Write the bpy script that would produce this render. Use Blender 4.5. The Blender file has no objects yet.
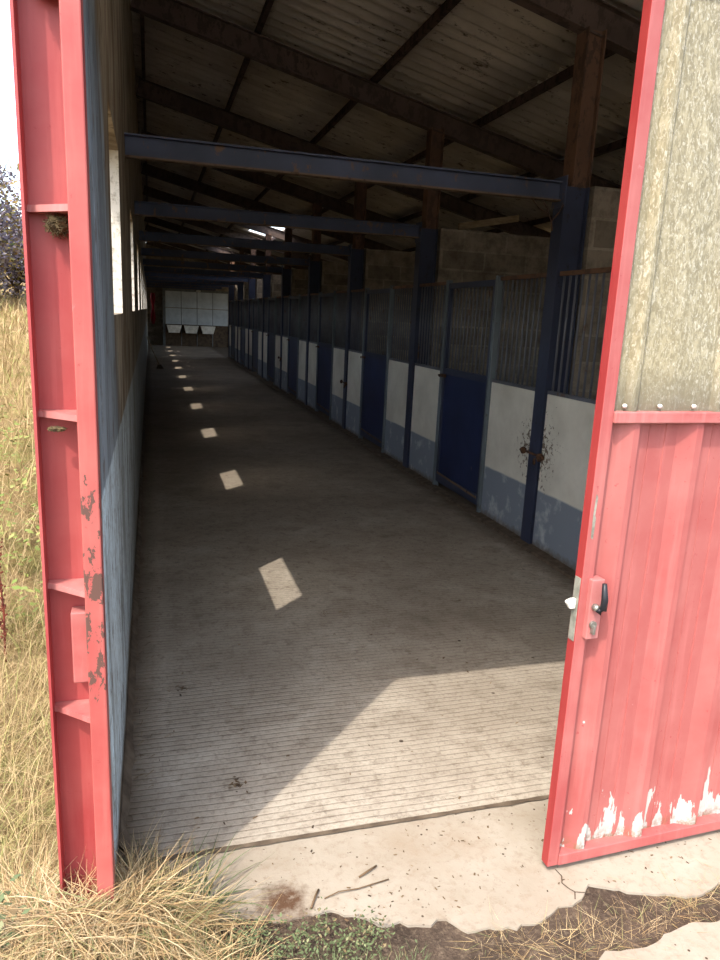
import bpy, bmesh, math, random
from mathutils import Vector, Matrix, noise
random.seed(7)
PI = math.pi
sc = bpy.context.scene
C = sc.collection

# ------------------------------------------------------------------ materials
def srgb(c):
    return tuple(((v/255)/12.92 if v/255 <= .04045 else ((v/255+.055)/1.055)**2.4) for v in c) + (1,)

class NT:
    """small node-tree helper"""
    def __init__(s, name, rough=.8, metal=0, spec=.3):
        s.m = bpy.data.materials.new(name); s.m.use_nodes = True
        s.t = s.m.node_tree; s.n = s.t.nodes; s.l = s.t.links
        s.b = s.n['Principled BSDF']
        s.b.inputs['Roughness'].default_value = rough
        s.b.inputs['Metallic'].default_value = metal
        s.b.inputs['Specular IOR Level'].default_value = spec
        tc = s.n.new('ShaderNodeTexCoord'); s.co = tc.outputs['Object']
        g = s.n.new('ShaderNodeNewGeometry'); s.geo = g; s.world = g.outputs['Position']
    def scale(s, sx, sy, sz, src=None, loc=(0,0,0)):
        m = s.n.new('ShaderNodeMapping'); m.inputs['Scale'].default_value = (sx, sy, sz); m.inputs['Location'].default_value = loc
        s.l.new(src or s.world, m.inputs['Vector']); return m.outputs['Vector']
    def noise(s, sc_, det=4, rough=.55, vec=None, dist=0):
        n = s.n.new('ShaderNodeTexNoise'); n.inputs['Scale'].default_value = sc_; n.inputs['Detail'].default_value = det
        n.inputs['Roughness'].default_value = rough; n.inputs['Distortion'].default_value = dist
        s.l.new(vec or s.world, n.inputs['Vector']); return n.outputs['Fac']
    def vor(s, sc_, vec=None, feat='F1'):
        n = s.n.new('ShaderNodeTexVoronoi'); n.feature = feat; n.inputs['Scale'].default_value = sc_
        s.l.new(vec or s.world, n.inputs['Vector']); return n.outputs['Distance']
    def ramp(s, fac, lo, hi, a=0., b=1.):
        n = s.n.new('ShaderNodeMapRange'); n.clamp = True
        n.inputs[1].default_value = lo; n.inputs[2].default_value = hi; n.inputs[3].default_value = a; n.inputs[4].default_value = b
        s.l.new(fac, n.inputs[0]); return n.outputs[0]
    def cramp(s, fac, stops, const=False):
        n = s.n.new('ShaderNodeValToRGB'); e = n.color_ramp.elements
        if const: n.color_ramp.interpolation = 'CONSTANT'
        e[0].position = stops[0][0]; e[0].color = srgb(stops[0][1])
        e[1].position = stops[-1][0]; e[1].color = srgb(stops[-1][1])
        for p, c in stops[1:-1]:
            x = e.new(p); x.color = srgb(c)
        s.l.new(fac, n.inputs[0]); return n.outputs[0]
    def math(s, op, a, b=0., c=None):
        n = s.n.new('ShaderNodeMath'); n.operation = op
        for i, v in enumerate((a, b) if c is None else (a, b, c)):
            if isinstance(v, (int, float)): n.inputs[i].default_value = v
            else: s.l.new(v, n.inputs[i])
        return n.outputs[0]
    def xyz(s, src=None):
        n = s.n.new('ShaderNodeSeparateXYZ'); s.l.new(src or s.world, n.inputs[0]); return n.outputs
    def mix(s, fac, a, b, mode='MIX'):
        n = s.n.new('ShaderNodeMix'); n.data_type = 'RGBA'; n.blend_type = mode
        if isinstance(fac, (int, float)): n.inputs[0].default_value = fac
        else: s.l.new(fac, n.inputs[0])
        for i, v in ((6, a), (7, b)):
            if isinstance(v, tuple): n.inputs[i].default_value = v if len(v) == 4 else srgb(v)
            else: s.l.new(v, n.inputs[i])
        return n.outputs[2]
    def col(s, c):
        if isinstance(c, tuple): s.b.inputs['Base Color'].default_value = srgb(c) if len(c) == 3 else c
        else: s.l.new(c, s.b.inputs['Base Color'])
        return s
    def bump(s, h, strength=.3, dist=.01, prev=None):
        n = s.n.new('ShaderNodeBump'); n.inputs['Strength'].default_value = strength; n.inputs['Distance'].default_value = dist
        s.l.new(h, n.inputs['Height'])
        if prev: s.l.new(prev, n.inputs['Normal'])
        s.l.new(n.outputs[0], s.b.inputs['Normal']); return n.outputs[0]

MATS = {}
def simple(name, c, c2=None, sc_=8, rough=.8, metal=0, bump=.15, stretch=(1,1,1), spec=.3):
    t = NT(name, rough, metal, spec)
    v = t.scale(*stretch, src=t.co)
    n = t.noise(sc_, 5, .6, v)
    c2 = c2 or tuple(int(x*.75) for x in c)
    t.col(t.mix(t.ramp(n, .35, .68), c, c2)); t.bump(n, bump, .004)
    MATS[name] = t.m; return t.m

# grooved concrete floor of the aisle
t = NT('grooved_concrete', .92, spec=.15)
x, y, z = t.xyz()
wob = t.math('MULTIPLY', t.math('SUBTRACT', t.noise(1.3, 2), .5), .03)
yy = t.math('ADD', y, wob)
wv = t.math('SINE', t.math('MULTIPLY', yy, 2*PI/.031))
groove = t.ramp(wv, .55, 1.0)
fine = t.noise(55, 5, .7); big = t.noise(.9, 4, .6); mid = t.noise(5, 5, .65)
base = t.mix(t.ramp(mid, .3, .72), (180,170,154), (156,145,130))
base = t.mix(t.ramp(big, .38, .7), base, (138,127,112))
base = t.mix(t.math('MULTIPLY', t.ramp(fine, .5, .72), .6), base, (112,100,86))
base = t.mix(t.math('MULTIPLY', groove, t.math('MULTIPLY', t.ramp(mid, .3, .65, .25, .8), t.ramp(t.noise(28, 3, .6, t.scale(.5, 1, 1)), .35, .6, .25, 1.))), base, (112,100,86))
# darker and browner deep in the building, trodden dirt along the two sides
depth_tone = t.math('MULTIPLY', t.ramp(y, 2.5, 9.0), .42)
base = t.mix(depth_tone, base, (104,90,76))
base = t.mix(t.math('MULTIPLY', t.ramp(t.noise(16, 6, .8), .52, .62), .40), base, (92,80,68))
base = t.mix(t.math('MULTIPLY', t.ramp(t.noise(2.1, 7, .75), .53, .64), .35), base, (100,86,72))
base = t.mix(t.ramp(t.vor(60), .10, .05, 0, .6), base, (72,60,50))
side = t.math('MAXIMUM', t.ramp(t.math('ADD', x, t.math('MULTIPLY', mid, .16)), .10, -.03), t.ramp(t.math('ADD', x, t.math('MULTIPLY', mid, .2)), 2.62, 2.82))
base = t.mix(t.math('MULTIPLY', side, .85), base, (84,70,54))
spot = t.ramp(t.vor(7.0, t.scale(1,1,1)), .075, .05)
base = t.mix(t.math('MULTIPLY', spot, t.ramp(t.noise(2.3), .55, .6)), base, (60,48,38))
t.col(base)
h = t.math('ADD', t.math('MULTIPLY', groove, -1.0), t.math('MULTIPLY', fine, .7))
t.bump(h, .45, .005); MATS['grooved_concrete'] = t.m

# smooth apron concrete
t = NT('apron_concrete', .95, spec=.1)
n1 = t.noise(3, 5, .6); n2 = t.noise(38, 5, .7)
base = t.mix(t.ramp(n1, .3, .75), (160,150,135), (140,128,111))
base = t.mix(t.math('MULTIPLY', t.ramp(n2, .5, .68), .55), base, (132,116,98))
base = t.mix(t.math('MULTIPLY', t.ramp(t.noise(1.7, 6, .7), .52, .66), .45), base, (140,122,102))
spot = t.ramp(t.vor(34), .16, .10)
base = t.mix(t.math('MULTIPLY', spot, t.ramp(t.noise(5), .53, .58)), base, (70,56,44))
x, y, z = t.xyz()
dx = t.math('SUBTRACT', x, .33); dy = t.math('SUBTRACT', y, 1.70)
d = t.math('SQRT', t.math('ADD', t.math('MULTIPLY', dx, dx), t.math('MULTIPLY', dy, dy)))
d = t.math('ADD', d, t.math('MULTIPLY', t.math('SUBTRACT', t.noise(14, 6, .7), .5), .22))
base = t.mix(t.math('MULTIPLY', t.ramp(d, .10, .03), t.ramp(n2, .3, .5, .5, 1)), base, (84,62,46))
t.col(base); t.bump(t.math('ADD', n2, n1), .35, .006); MATS['apron_concrete'] = t.m

# soil, wet-dark asphalt, field ground
t = NT('soil', .95, spec=.1)
n1 = t.noise(9, 6, .7); n2 = t.noise(60, 5, .7)
base = t.mix(t.ramp(n1, .35, .65), (88,74,62), (60,50,42))
base = t.mix(t.math('MULTIPLY', t.ramp(n2, .52, .68), .6), base, (124,108,90))
t.col(base); t.bump(t.math('ADD', n1, n2), .7, .015); MATS['soil'] = t.m
t = NT('field_ground', .95, spec=.05)
n1 = t.noise(2.2, 6, .7); n2 = t.noise(25, 5, .8)
base = t.cramp(n1, [(.3, (158,136,100)), (.5, (138,116,80)), (.6, (132,120,76)), (.75, (104,102,58))])
base = t.mix(t.math('MULTIPLY', t.ramp(n2, .5, .72), .6), base, (112,88,56))
t.col(base); t.bump(n2, .8, .04); MATS['field_ground'] = t.m

# blades: colour differs blade by blade
def blades(name, stops, rough=.7):
    t = NT(name, rough, spec=.2)
    t.col(t.cramp(t.geo.outputs['Random Per Island'], stops))
    t.b.inputs['Subsurface Weight'].default_value = 0
    MATS[name] = t.m
blades('straw', [(0, (170,146,108)), (.25, (190,170,132)), (.45, (146,118,82)), (.6, (178,152,108)), (.8, (120,92,62)), (.92, (132,130,84)), (1, (104,116,74))])
blades('field_grass', [(0, (180,158,118)), (.4, (158,134,96)), (.6, (132,108,74)), (.8, (164,154,98)), (.92, (128,136,74)), (1, (116,88,60))])
blades('green_weed', [(0, (78,88,58)), (.4, (96,106,72)), (.7, (66,74,46)), (.82,(118,98,70)), (1, (122,128,92))])
blades('yellow_leaf', [(0, (122,128,66)), (.5, (102,116,56)), (1, (140,136,80))])
blades('plum_leaf', [(0, (128,118,128)), (.35, (100,90,98)), (.6, (150,142,150)), (.75, (128,120,66)), (.9, (160,130,72)), (1, (84,92,58))])
blades('litter', [(0, (84,64,46)), (.4, (104,84,62)), (.7, (58,46,36)), (1, (128,108,82))])

# red paint
def red(name, peel=False, chips=0., c=(150,76,72), faded=(162,96,90)):
    t = NT(name, .5, spec=.35)
    n1 = t.noise(4, 5, .6); n2 = t.noise(45, 4, .7)
    st = t.noise(3, 5, .65, t.scale(9, 9, .6, src=t.co))
    base = t.mix(t.ramp(n1, .35, .7), c, faded)
    base = t.mix(t.math('MULTIPLY', t.ramp(st, .5, .75), .5), base, tuple(min(255, int(v*1.08)+8) for v in faded))
    base = t.mix(t.math('MULTIPLY', t.ramp(n2, .66, .72), .6), base, (140,44,46))
    x, y, z = t.xyz(t.co)
    if peel:
        pn = t.noise(4.2, 5, .55, t.scale(6.5, 6.5, 1.3, src=t.co, loc=(3.1,0,.4)), .35)
        pn2 = t.noise(40, 3, .6, t.scale(1, 1, .8, src=t.co))
        thr = t.math('ADD', t.ramp(z, .04, .34, .42, .78), t.math('MULTIPLY', t.math('SUBTRACT', pn2, .5), .10))
        m = t.math('GREATER_THAN', pn, thr)
        base = t.mix(m, base, (170,170,162))
        dirtm = t.math('MULTIPLY', t.ramp(z, .10, .045), t.ramp(n2, .42, .56))
        base = t.mix(dirtm, base, (120,88,62))
        sp = t.ramp(t.vor(14, t.scale(1,1,.8,src=t.co)), .055, .04)
        base = t.mix(t.math('MULTIPLY', sp, t.ramp(t.noise(6), .55, .6)), base, (214,176,172))
    if chips:
        cn = t.noise(22, 5, .7, t.scale(1.6, 1.6, .7, src=t.world), .2)
        band = t.math('MULTIPLY', t.ramp(z, .55, .8), t.ramp(z, 1.42, 1.3))
        m = t.math('GREATER_THAN', t.math('MULTIPLY', cn, band), chips)
        base = t.mix(m, base, (92,66,58))
    rn = t.noise(9, 6, .7)
    base = t.mix(t.ramp(rn, .68, .74), base, (176,120,116))
    t.col(base); t.bump(t.math('ADD', n2, n1), .12, .002); MATS[name] = t.m
red('red_sheet', peel=True); red('red_frame', c=(152,72,70), faded=(164,98,92))
red('red_column', c=(150,58,58), faded=(162,80,76)); red('red_chipped', chips=.53, c=(158,70,66), faded=(168,92,84))
red('red_gusset', c=(160,84,80), faded=(172,118,112))
red('red_edge', c=(146,44,44), faded=(156,60,56))

# fibreglass
t = NT('fibreglass', .6, spec=.3)
f1 = t.noise(75, 3, .7, t.scale(1.0, 1, .38, src=t.co), 1.2)
f2 = t.noise(95, 3, .7, t.scale(1.1, 1, .5, src=t.co, loc=(4,2,1)), 1.8)
g1 = t.noise(2.2, 4, .6, t.co)
base = t.mix(t.ramp(f1, .44, .60), (138,130,106), (172,163,136))
base = t.mix(t.math('MULTIPLY', t.ramp(f2, .54, .62), .8), base, (206,201,182))
base = t.mix(t.math('MULTIPLY', t.ramp(g1, .42, .7), .25), base, (168,148,98))
x, y, z = t.xyz(t.co)
base = t.mix(t.math('MULTIPLY', t.ramp(z, 1.56, 1.43), t.ramp(f1, .35, .6, .35, .8)), base, (84,80,72))
t.col(base); t.bump(t.math('ADD', f1, f2), .35, .003); MATS['fibreglass'] = t.m

def translucent(src, name, c, amt):
    m = MATS[src].copy(); m.name = name; nt = m.node_tree
    out = [n for n in nt.nodes if n.type == 'OUTPUT_MATERIAL'][0]; b = [n for n in nt.nodes if n.type == 'BSDF_PRINCIPLED'][0]
    tr = nt.nodes.new('ShaderNodeBsdfTranslucent'); tr.inputs[0].default_value = srgb(c)
    mx = nt.nodes.new('ShaderNodeMixShader'); mx.inputs[0].default_value = amt
    nt.links.new(b.outputs[0], mx.inputs[1]); nt.links.new(tr.outputs[0], mx.inputs[2]); nt.links.new(mx.outputs[0], out.inputs[0])
    MATS[name] = m
translucent('fibreglass', 'gable_sheet', (255,250,238), .85)
translucent('fibreglass', 'door_fibreglass', (240,230,200), .25)
# left wall: rendered blocks, painted in zones
t = NT('left_wall', .9, spec=.15)
x, y, z = t.xyz()
stk = t.noise(7, 5, .65, t.scale(.6, .9, .22), .6)
n1 = t.noise(2.5, 5, .6); n2 = t.noise(30, 5, .7)
grey = t.mix(t.ramp(n1, .3, .7), (166,154,136), (128,116,98))
grey = t.mix(t.math('MULTIPLY', t.ramp(stk, .42, .6), .85), grey, (98,80,60))
blue = t.mix(t.ramp(stk, .42, .62), (138,144,148), (100,104,106))
blue = t.mix(t.math('MULTIPLY', t.ramp(n2, .55, .7), .5), blue, (150,154,156))
edge = t.math('ADD', t.math('ADD', y, t.math('MULTIPLY', z, .55)), t.math('MULTIPLY', t.math('SUBTRACT', stk, .5), .9))
up = t.mix(t.ramp(edge, 3.55, 3.75), blue, grey)
low = t.mix(t.ramp(stk, .46, .64), (196,208,212), (134,138,136))
low = t.mix(t.math('MULTIPLY', t.ramp(n2, .5, .64), .6), low, (118,110,96))
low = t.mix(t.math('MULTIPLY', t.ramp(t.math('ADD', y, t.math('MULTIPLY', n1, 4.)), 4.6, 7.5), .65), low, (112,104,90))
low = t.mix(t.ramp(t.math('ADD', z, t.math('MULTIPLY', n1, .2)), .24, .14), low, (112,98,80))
zz = t.math('ADD', z, t.math('MULTIPLY', t.math('SUBTRACT', n2, .5), .04))
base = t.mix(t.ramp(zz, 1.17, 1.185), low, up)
base = t.mix(t.math('MULTIPLY', t.ramp(t.noise(11, 6, .75, t.scale(1, 1, .5)), .56, .62), .7), base, (92,80,66))
# white reveals (faces that do not look into the aisle)
nx = t.xyz(t.geo.outputs['Normal'])[1]
rev = t.math('GREATER_THAN', t.math('ABSOLUTE', nx), .5)
base = t.mix(t.math('MULTIPLY', rev, t.math('GREATER_THAN', y, 2.2)), base, t.mix(t.ramp(n2, .5, .7), (206,200,188), (140,130,112)))
t.col(base)
t.bump(t.math('ADD', stk, t.math('MULTIPLY', n2, .5)), .6, .012); MATS['left_wall'] = t.m

# hollow block masonry
def block(name, c1, c2, mort, axis='x'):
    t = NT(name, .95, spec=.1)
    x, y, z = t.xyz()
    cb = t.n.new('ShaderNodeCombineXYZ'); t.l.new(x if axis == 'x' else y, cb.inputs[0]); t.l.new(z, cb.inputs[1])
    b = t.n.new('ShaderNodeTexBrick'); t.l.new(cb.outputs[0], b.inputs['Vector'])
    b.inputs['Scale'].default_value = 1; b.inputs['Brick Width'].default_value = .5; b.inputs['Row Height'].default_value = .2
    b.inputs['Mortar Size'].default_value = .012; b.inputs['Mortar Smooth'].default_value = .3
    b.inputs['Color1'].default_value = srgb(c1); b.inputs['Color2'].default_value = srgb(c2); b.inputs['Mortar'].default_value = srgb(mort)
    n = t.noise(7, 6, .7)
    t.col(t.mix(t.math('MULTIPLY', t.ramp(n, .42, .65), .6), b.outputs['Color'], (74,64,54)))
    h = t.math('ADD', t.math('MULTIPLY', b.outputs['Fac'], -1.), n); t.bump(h, .5, .012); MATS[name] = t.m
block('block_masonry', (158,146,130), (128,117,103), (158,148,132))
block('block_masonry_side', (140,130,116), (110,100,88), (160,150,134), 'y')

# white precast stall panel with a grey painted foot
t = NT('stall_panel', .85, spec=.2)
x, y, z = t.xyz()
n1 = t.noise(2.4, 5, .6); n2 = t.noise(18, 6, .75); n3 = t.noise(5, 4, .65)
wht = t.mix(t.ramp(n1, .35, .7), (232,228,214), (206,201,186))
wht = t.mix(t.ramp(n2, .70, .745), wht, (110,84,58))
gr = t.mix(t.ramp(n3, .55, .72), (134,142,152), (186,190,192))
zz = t.math('ADD', z, t.math('MULTIPLY', t.math('SUBTRACT', n1, .5), .03))
base = t.mix(t.ramp(zz, .455, .44), wht, gr)
base = t.mix(t.ramp(t.math('ADD', z, t.math('MULTIPLY', n2, .12)), .14, .07), base, (104,90,72))
dy = t.math('SUBTRACT', y, 4.69); dz = t.math('SUBTRACT', z, .74)
d = t.math('SQRT', t.math('ADD', t.math('MULTIPLY', dy, dy), t.math('MULTIPLY', dz, dz)))
sp = t.math('GREATER_THAN', t.noise(26, 5, .75), t.ramp(d, .05, .48, .46, .72))
base = t.mix(t.math('MULTIPLY', sp, .85), base, (92,72,52))
t.col(base); t.bump(n2, .2, .004); MATS['stall_panel'] = t.m

def paint(name, c, rustc, thr=.62, rough=.5, sc_=12):
    t = NT(name, rough, spec=.35)
    n1 = t.noise(sc_, 6, .7, t.scale(1, 1, .6)); n2 = t.noise(2.5, 4)
    base = t.mix(t.ramp(n2, .3, .7), c, tuple(int(v*.78) for v in c))
    base = t.mix(t.ramp(n1, thr, thr+.06), base, rustc)
    t.col(base); t.bump(n1, .2, .003); MATS[name] = t.m
paint('stall_blue', (60,66,88), (44,44,50), .6)
paint('door_blue', (42,54,92), (104,96,92), .68, .45)
paint('beam_blue', (78,86,110), (112,88,70), .58, .6)
paint('flange_brown', (128,104,84), (78,58,44), .55, .8)
paint('stile_grey', (112,122,128), (84,80,70), .6, .6)
paint('bar_steel', (104,106,114), (90,68,52), .6, .5)
paint('rust_steel', (122,90,70), (84,64,52), .5, .75)
paint('rafter_steel', (104,86,76), (76,62,54), .5, .8)
paint('purlin_steel', (96,76,68), (54,42,36), .5, .8)
paint('rusty_iron', (104,72,48), (60,42,32), .5, .8, 30)

# roof sheets
t = NT('fibre_cement', .95, spec=.08)
x, y, z = t.xyz()
n1 = t.noise(1.6, 6, .68, t.scale(.8, 2.2, 1)); n2 = t.noise(11, 6, .75, t.scale(.5, 1.5, 1)); n3 = t.noise(3, 3)
base = t.mix(t.ramp(n1, .3, .7), (222,214,202), (180,170,156))
base = t.mix(t.ramp(n2, .57, .66), base, (86,74,62))
base = t.mix(t.math('MULTIPLY', t.ramp(t.noise(4, 6, .7, t.scale(.3,3,1)), .6, .66), .8), base, (206,198,182))
# every sheet has its own tone
sh = t.math('FLOOR', t.math('DIVIDE', y, .92)); shx = t.math('FLOOR', t.math('DIVIDE', x, 1.12))
cb = t.n.new('ShaderNodeCombineXYZ'); t.l.new(sh, cb.inputs[0]); t.l.new(shx, cb.inputs[1])
wn = t.n.new('ShaderNodeTexWhiteNoise'); t.l.new(cb.outputs[0], wn.inputs['Vector'])
base = t.mix(t.math('MULTIPLY', wn.outputs['Value'], .35), base, (130,116,100))
t.col(base); t.bump(n2, .4, .01); MATS['fibre_cement'] = t.m

simple('black_plastic', (34,34,38), rough=.4)
simple('bright_metal', (170,168,160), (120,114,100), 30, .4, .7)
simple('grey_plate', (158,156,142), (110,108,96), 30, .6, .2)
simple('chalk_white', (226,224,214), (190,186,172), 20, .6)
simple('end_panel', (196,204,208), (170,178,184), 2.5, .6)
simple('end_frame', (120,124,124), rough=.7)
simple('manger_white', (236,232,222), (200,194,180), 6, .6)
simple('dark_wood', (92,76,58), (60,48,38), 8, .9)
simple('plank_wood', (168,148,118), (124,104,80), 9, .85, stretch=(1,1,6))
simple('nest', (112,96,66), (58,48,34), 40, 1., bump=1.)
simple('red_cloth', (170,28,40), (120,16,28), 10, .9)
simple('bark', (92,76,62), (56,46,38), 20, .95, bump=.8)
simple('render_beige', (170,158,140), (140,128,110), 3, .95)
simple('earth_kerb', (104,90,74), (70,58,46), 14, .95, bump=.6)
simple('lamp_glass', (226,226,220), rough=.3)
simple('dock_seed', (116,56,40), (80,38,30), 30, .9)
simple('stone', (178,176,170), (140,136,128), 20, .9)

# ------------------------------------------------------------------ mesh helpers
def box(bm, x0, x1, y0, y1, z0, z1, mi=0):
    v = [bm.verts.new(p) for p in ((x0,y0,z0),(x1,y0,z0),(x1,y1,z0),(x0,y1,z0),(x0,y0,z1),(x1,y0,z1),(x1,y1,z1),(x0,y1,z1))]
    for f in ((0,3,2,1),(4,5,6,7),(0,1,5,4),(1,2,6,5),(2,3,7,6),(3,0,4,7)):
        bm.faces.new([v[i] for i in f]).material_index = mi
def prism(bm, poly, axis, a, b, mi=0):
    """extrude a 2D polygon along an axis: 'x' -> (y,z), 'y' -> (x,z), 'z' -> (x,y)"""
    def P(p, h):
        return {'x': (h, p[0], p[1]), 'y': (p[0], h, p[1]), 'z': (p[0], p[1], h)}[axis]
    A = [bm.verts.new(P(p, a)) for p in poly]; B = [bm.verts.new(P(p, b)) for p in poly]; n = len(poly)
    fs = [bm.faces.new(A), bm.faces.new(B[::-1])] + [bm.faces.new((A[i], B[i], B[(i+1) % n], A[(i+1) % n])) for i in range(n)]
    for f in fs: f.material_index = mi
def tube(bm, pts, r, n=8, mi=0):
    pts = [Vector(p) for p in pts]; rs = r if isinstance(r, (list, tuple)) else [r]*len(pts)
    rings = []
    for i, p in enumerate(pts):
        d = (pts[min(i+1, len(pts)-1)] - pts[max(i-1, 0)]).normalized()
        u = d.cross(Vector((0,0,1)) if abs(d.z) < .9 else Vector((1,0,0))).normalized(); w = d.cross(u)
        rings.append([bm.verts.new(p + (u*math.cos(2*PI*k/n) + w*math.sin(2*PI*k/n))*rs[i]) for k in range(n)])
    for i in range(len(rings)-1):
        for k in range(n):
            bm.faces.new((rings[i][k], rings[i][(k+1) % n], rings[i+1][(k+1) % n], rings[i+1][k])).material_index = mi
    bm.faces.new(rings[0][::-1]).material_index = mi; bm.faces.new(rings[-1]).material_index = mi
def blob(bm, c, r, sub=2, jag=.3, seed=0):
    r = r if isinstance(r, tuple) else (r, r, r)
    res = bmesh.ops.create_icosphere(bm, subdivisions=sub, radius=1)
    for v in res['verts']:
        k = 1 + jag*noise.noise(v.co*2.2 + Vector((seed, seed*.7, 1)))
        v.co = Vector((v.co.x*r[0]*k, v.co.y*r[1]*k, v.co.z*r[2]*k)) + Vector(c)
def bmn(): return bmesh.new()
def obj(name, bm, mats, parent=None, bevel=0, smooth=False, label=None):
    bmesh.ops.recalc_face_normals(bm, faces=bm.faces[:])
    me = bpy.data.meshes.new(name); bm.to_mesh(me); bm.free()
    for m in (mats if isinstance(mats, (list, tuple)) else [mats]): me.materials.append(MATS[m])
    if smooth:
        for p in me.polygons: p.use_smooth = True
    o = bpy.data.objects.new(name, me); C.objects.link(o)
    if parent: o.parent = parent
    if bevel:
        b = o.modifiers.new('bevel', 'BEVEL'); b.width = bevel; b.segments = 2; b.limit_method = 'ANGLE'
    if label: o['label'] = label
    return o
def tag(o, label, cat, group=None, kind=None):
    o['label'] = label; o['category'] = cat
    if group: o['group'] = group
    if kind: o['kind'] = kind
    return o
def thing(name, label, cat, loc=(0,0,0), rz=0, group=None):
    o = bpy.data.objects.new(name, None); C.objects.link(o); o.empty_display_size = .1
    o.location = loc; o.rotation_euler = (0, 0, rz)
    return tag(o, label, cat, group)
def struct(name, bm, mat, **k):
    o = obj(name, bm, mat, **k); o['kind'] = 'structure'; return o
def copy_tree(o, parent=None):
    c = o.copy(); C.objects.link(c)
    if parent: c.parent = parent
    for ch in list(o.children): copy_tree(ch, c)
    return c
ORD = ['first','second','third','fourth','fifth','sixth','seventh','eighth','ninth','tenth','eleventh','twelfth','thirteenth']

# ------------------------------------------------------------------ dimensions (metres)
XL = -.125        # inner face of the left wall
XS = 2.77         # front of the boxes
XR = 6.0          # back wall of the boxes
YF = 1.95         # facade plane
YE = 35.0         # end wall
S = 2.78; Y0 = 4.69
def zroof(x): return 4.50 - .235*x
POSTS = [Y0 + S*k for k in range(0, 9)]
NB = 9            # boxes, counted from the entrance (the first one starts behind the sliding door)

# ------------------------------------------------------------------ floor, apron, ground
bm = bmn(); box(bm, XL, XR, YF+.005, YE, -.15, 0); struct('floor', bm, 'grooved_concrete')

def slab(name, outline, z0, z1, mat):
    bm = bmn(); prism(bm, outline, 'z', z0, z1)
    return obj(name, bm, mat)
def jag(pts, amp, step=.02, seed=0):
    out = []
    for i in range(len(pts)-1):
        a, b = Vector(pts[i]), Vector(pts[i+1]); n = max(1, int((b-a).length/step)); d = (b-a).normalized(); nn = Vector((-d.y, d.x))
        for k in range(n):
            p = a.lerp(b, k/n)
            e = noise.noise(Vector((p.x*14+seed, p.y*14, 0)))*amp + noise.noise(Vector((p.x*50+seed, p.y*50, 3)))*amp*.4
            out.append(tuple(p + nn*e))
    out.append(pts[-1]); return out
front = [(-.12,1.86),(.02,1.84),(.10,1.70),(.20,1.69),(.30,1.66),(.46,1.64),(.60,1.56),(.77,1.53),(.90,1.47),(1.02,1.47),(1.12,1.50),(1.20,1.52),(1.26,1.57),(1.30,1.54),(1.37,1.50),(1.48,1.46),(1.56,1.45),(1.66,1.47),(1.9,1.46),(2.4,1.44),(4.5,1.44)]
bm = bmn(); prism(bm, jag(front, .028, .02, 4) + [(4.5, YF), (-.12, YF)], 'z', -.12, -.006)
o = struct('trim_1', bm, 'apron_concrete'); o['label'] = 'pale concrete apron in front of the threshold'
low = [(.98,1.20),(1.05,1.30),(1.16,1.335),(1.30,1.33),(1.42,1.36),(1.58,1.355),(1.8,1.37),(2.6,1.36),(4.5,1.37)]
bm = bmn(); prism(bm, jag(low, .018, .02, 9) + [(4.5,.6),(.95,.6)], 'z', -.12, -.004)
o = struct('trim_2', bm, 'apron_concrete'); o['label'] = 'second strip of concrete in front of the apron'
# dirt line and crack on the apron
bm = bmn()
for pts, w in (([(1.185,1.64),(1.19,1.61),(1.175,1.585),(1.185,1.56),(1.195,1.545),(1.18,1.52)], .0018), ([(1.195,1.545),(1.225,1.535),(1.24,1.52)], .0015)):
    for i in range(len(pts)-1):
        a, b = Vector(pts[i]), Vector(pts[i+1]); d = (b-a).normalized(); nn = Vector((-d.y, d.x))*w
        bm.faces.new([bm.verts.new((p.x, p.y, -.0045)) for p in (a-nn, b-nn, b+nn, a+nn)])
o = struct('trim_3', bm, 'soil'); o['label'] = 'crack in the concrete apron'
bm = bmn()
edge = []
for i in range(120):
    x = XL + i*(3.0/119); w = .008 + .010*abs(noise.noise(Vector((x*8, 1, 0)))) + .004*noise.noise(Vector((x*40, 5, 0)))
    edge.append((x, YF+.002-w, YF+.004+w*.6))
top = [bm.verts.new((x, b, .0015)) for x, a, b in edge]; bot = [bm.verts.new((x, a, .0008)) for x, a, b in edge]
for i in range(119): bm.faces.new((bot[i], bot[i+1], top[i+1], top[i]))
o = struct('trim_4', bm, 'earth_kerb'); o['label'] = 'dirty joint across the threshold'

# soil around and the field that rises to the left
bm = bmn()
def gz(x, y):
    r = max(0., min(1., (-x-.42)/.5))
    zf = .02 + .086*max(0, y-2.2) + .05*noise.noise(Vector((x*.8, y*.8, 0)))
    if y > 24: zf += (y-24)*.0
    base = -.014 + .006*noise.noise(Vector((x*5, y*5, 2)))
    return base*(1-r) + zf*r
xs = [-40,-30,-22,-16,-12,-9,-7,-5.5,-4.5,-3.6,-3,-2.5,-2.1,-1.8,-1.5,-1.3,-1.1,-.95,-.8,-.7,-.6,-.5,-.4,-.34,-.27]
ys = [-4,-2,-1,0,.5,.8,1,1.2,1.4,1.6,1.8,2,2.2,2.5,2.8,3.2,3.6,4,4.6,5.4,6.4,7.6,9,11,13,16,20,25,32,40]
g = [[bm.verts.new((x, y, gz(x, y))) for x in xs] for y in ys]
for j in range(len(ys)-1):
    for i in range(len(xs)-1): bm.faces.new((g[j][i], g[j][i+1], g[j+1][i+1], g[j+1][i]))
o = obj('field_ground', bm, 'field_ground', smooth=True); o.name = 'ground_1'; o['kind'] = 'structure'
bm = bmn()
xs2 = [-.34 + .06*i for i in range(0, 60)] + [3.4,4,6,9]; ys2 = [-4,-2,-1,0,.4] + [.6+.06*i for i in range(0, 24)]
g = [[bm.verts.new((x, y, gz(x, y) if x > -.33 else gz(-.34, y))) for x in xs2] for y in ys2]
for j in range(len(ys2)-1):
    for i in range(len(xs2)-1): bm.faces.new((g[j][i], g[j][i+1], g[j+1][i+1], g[j+1][i]))
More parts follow.
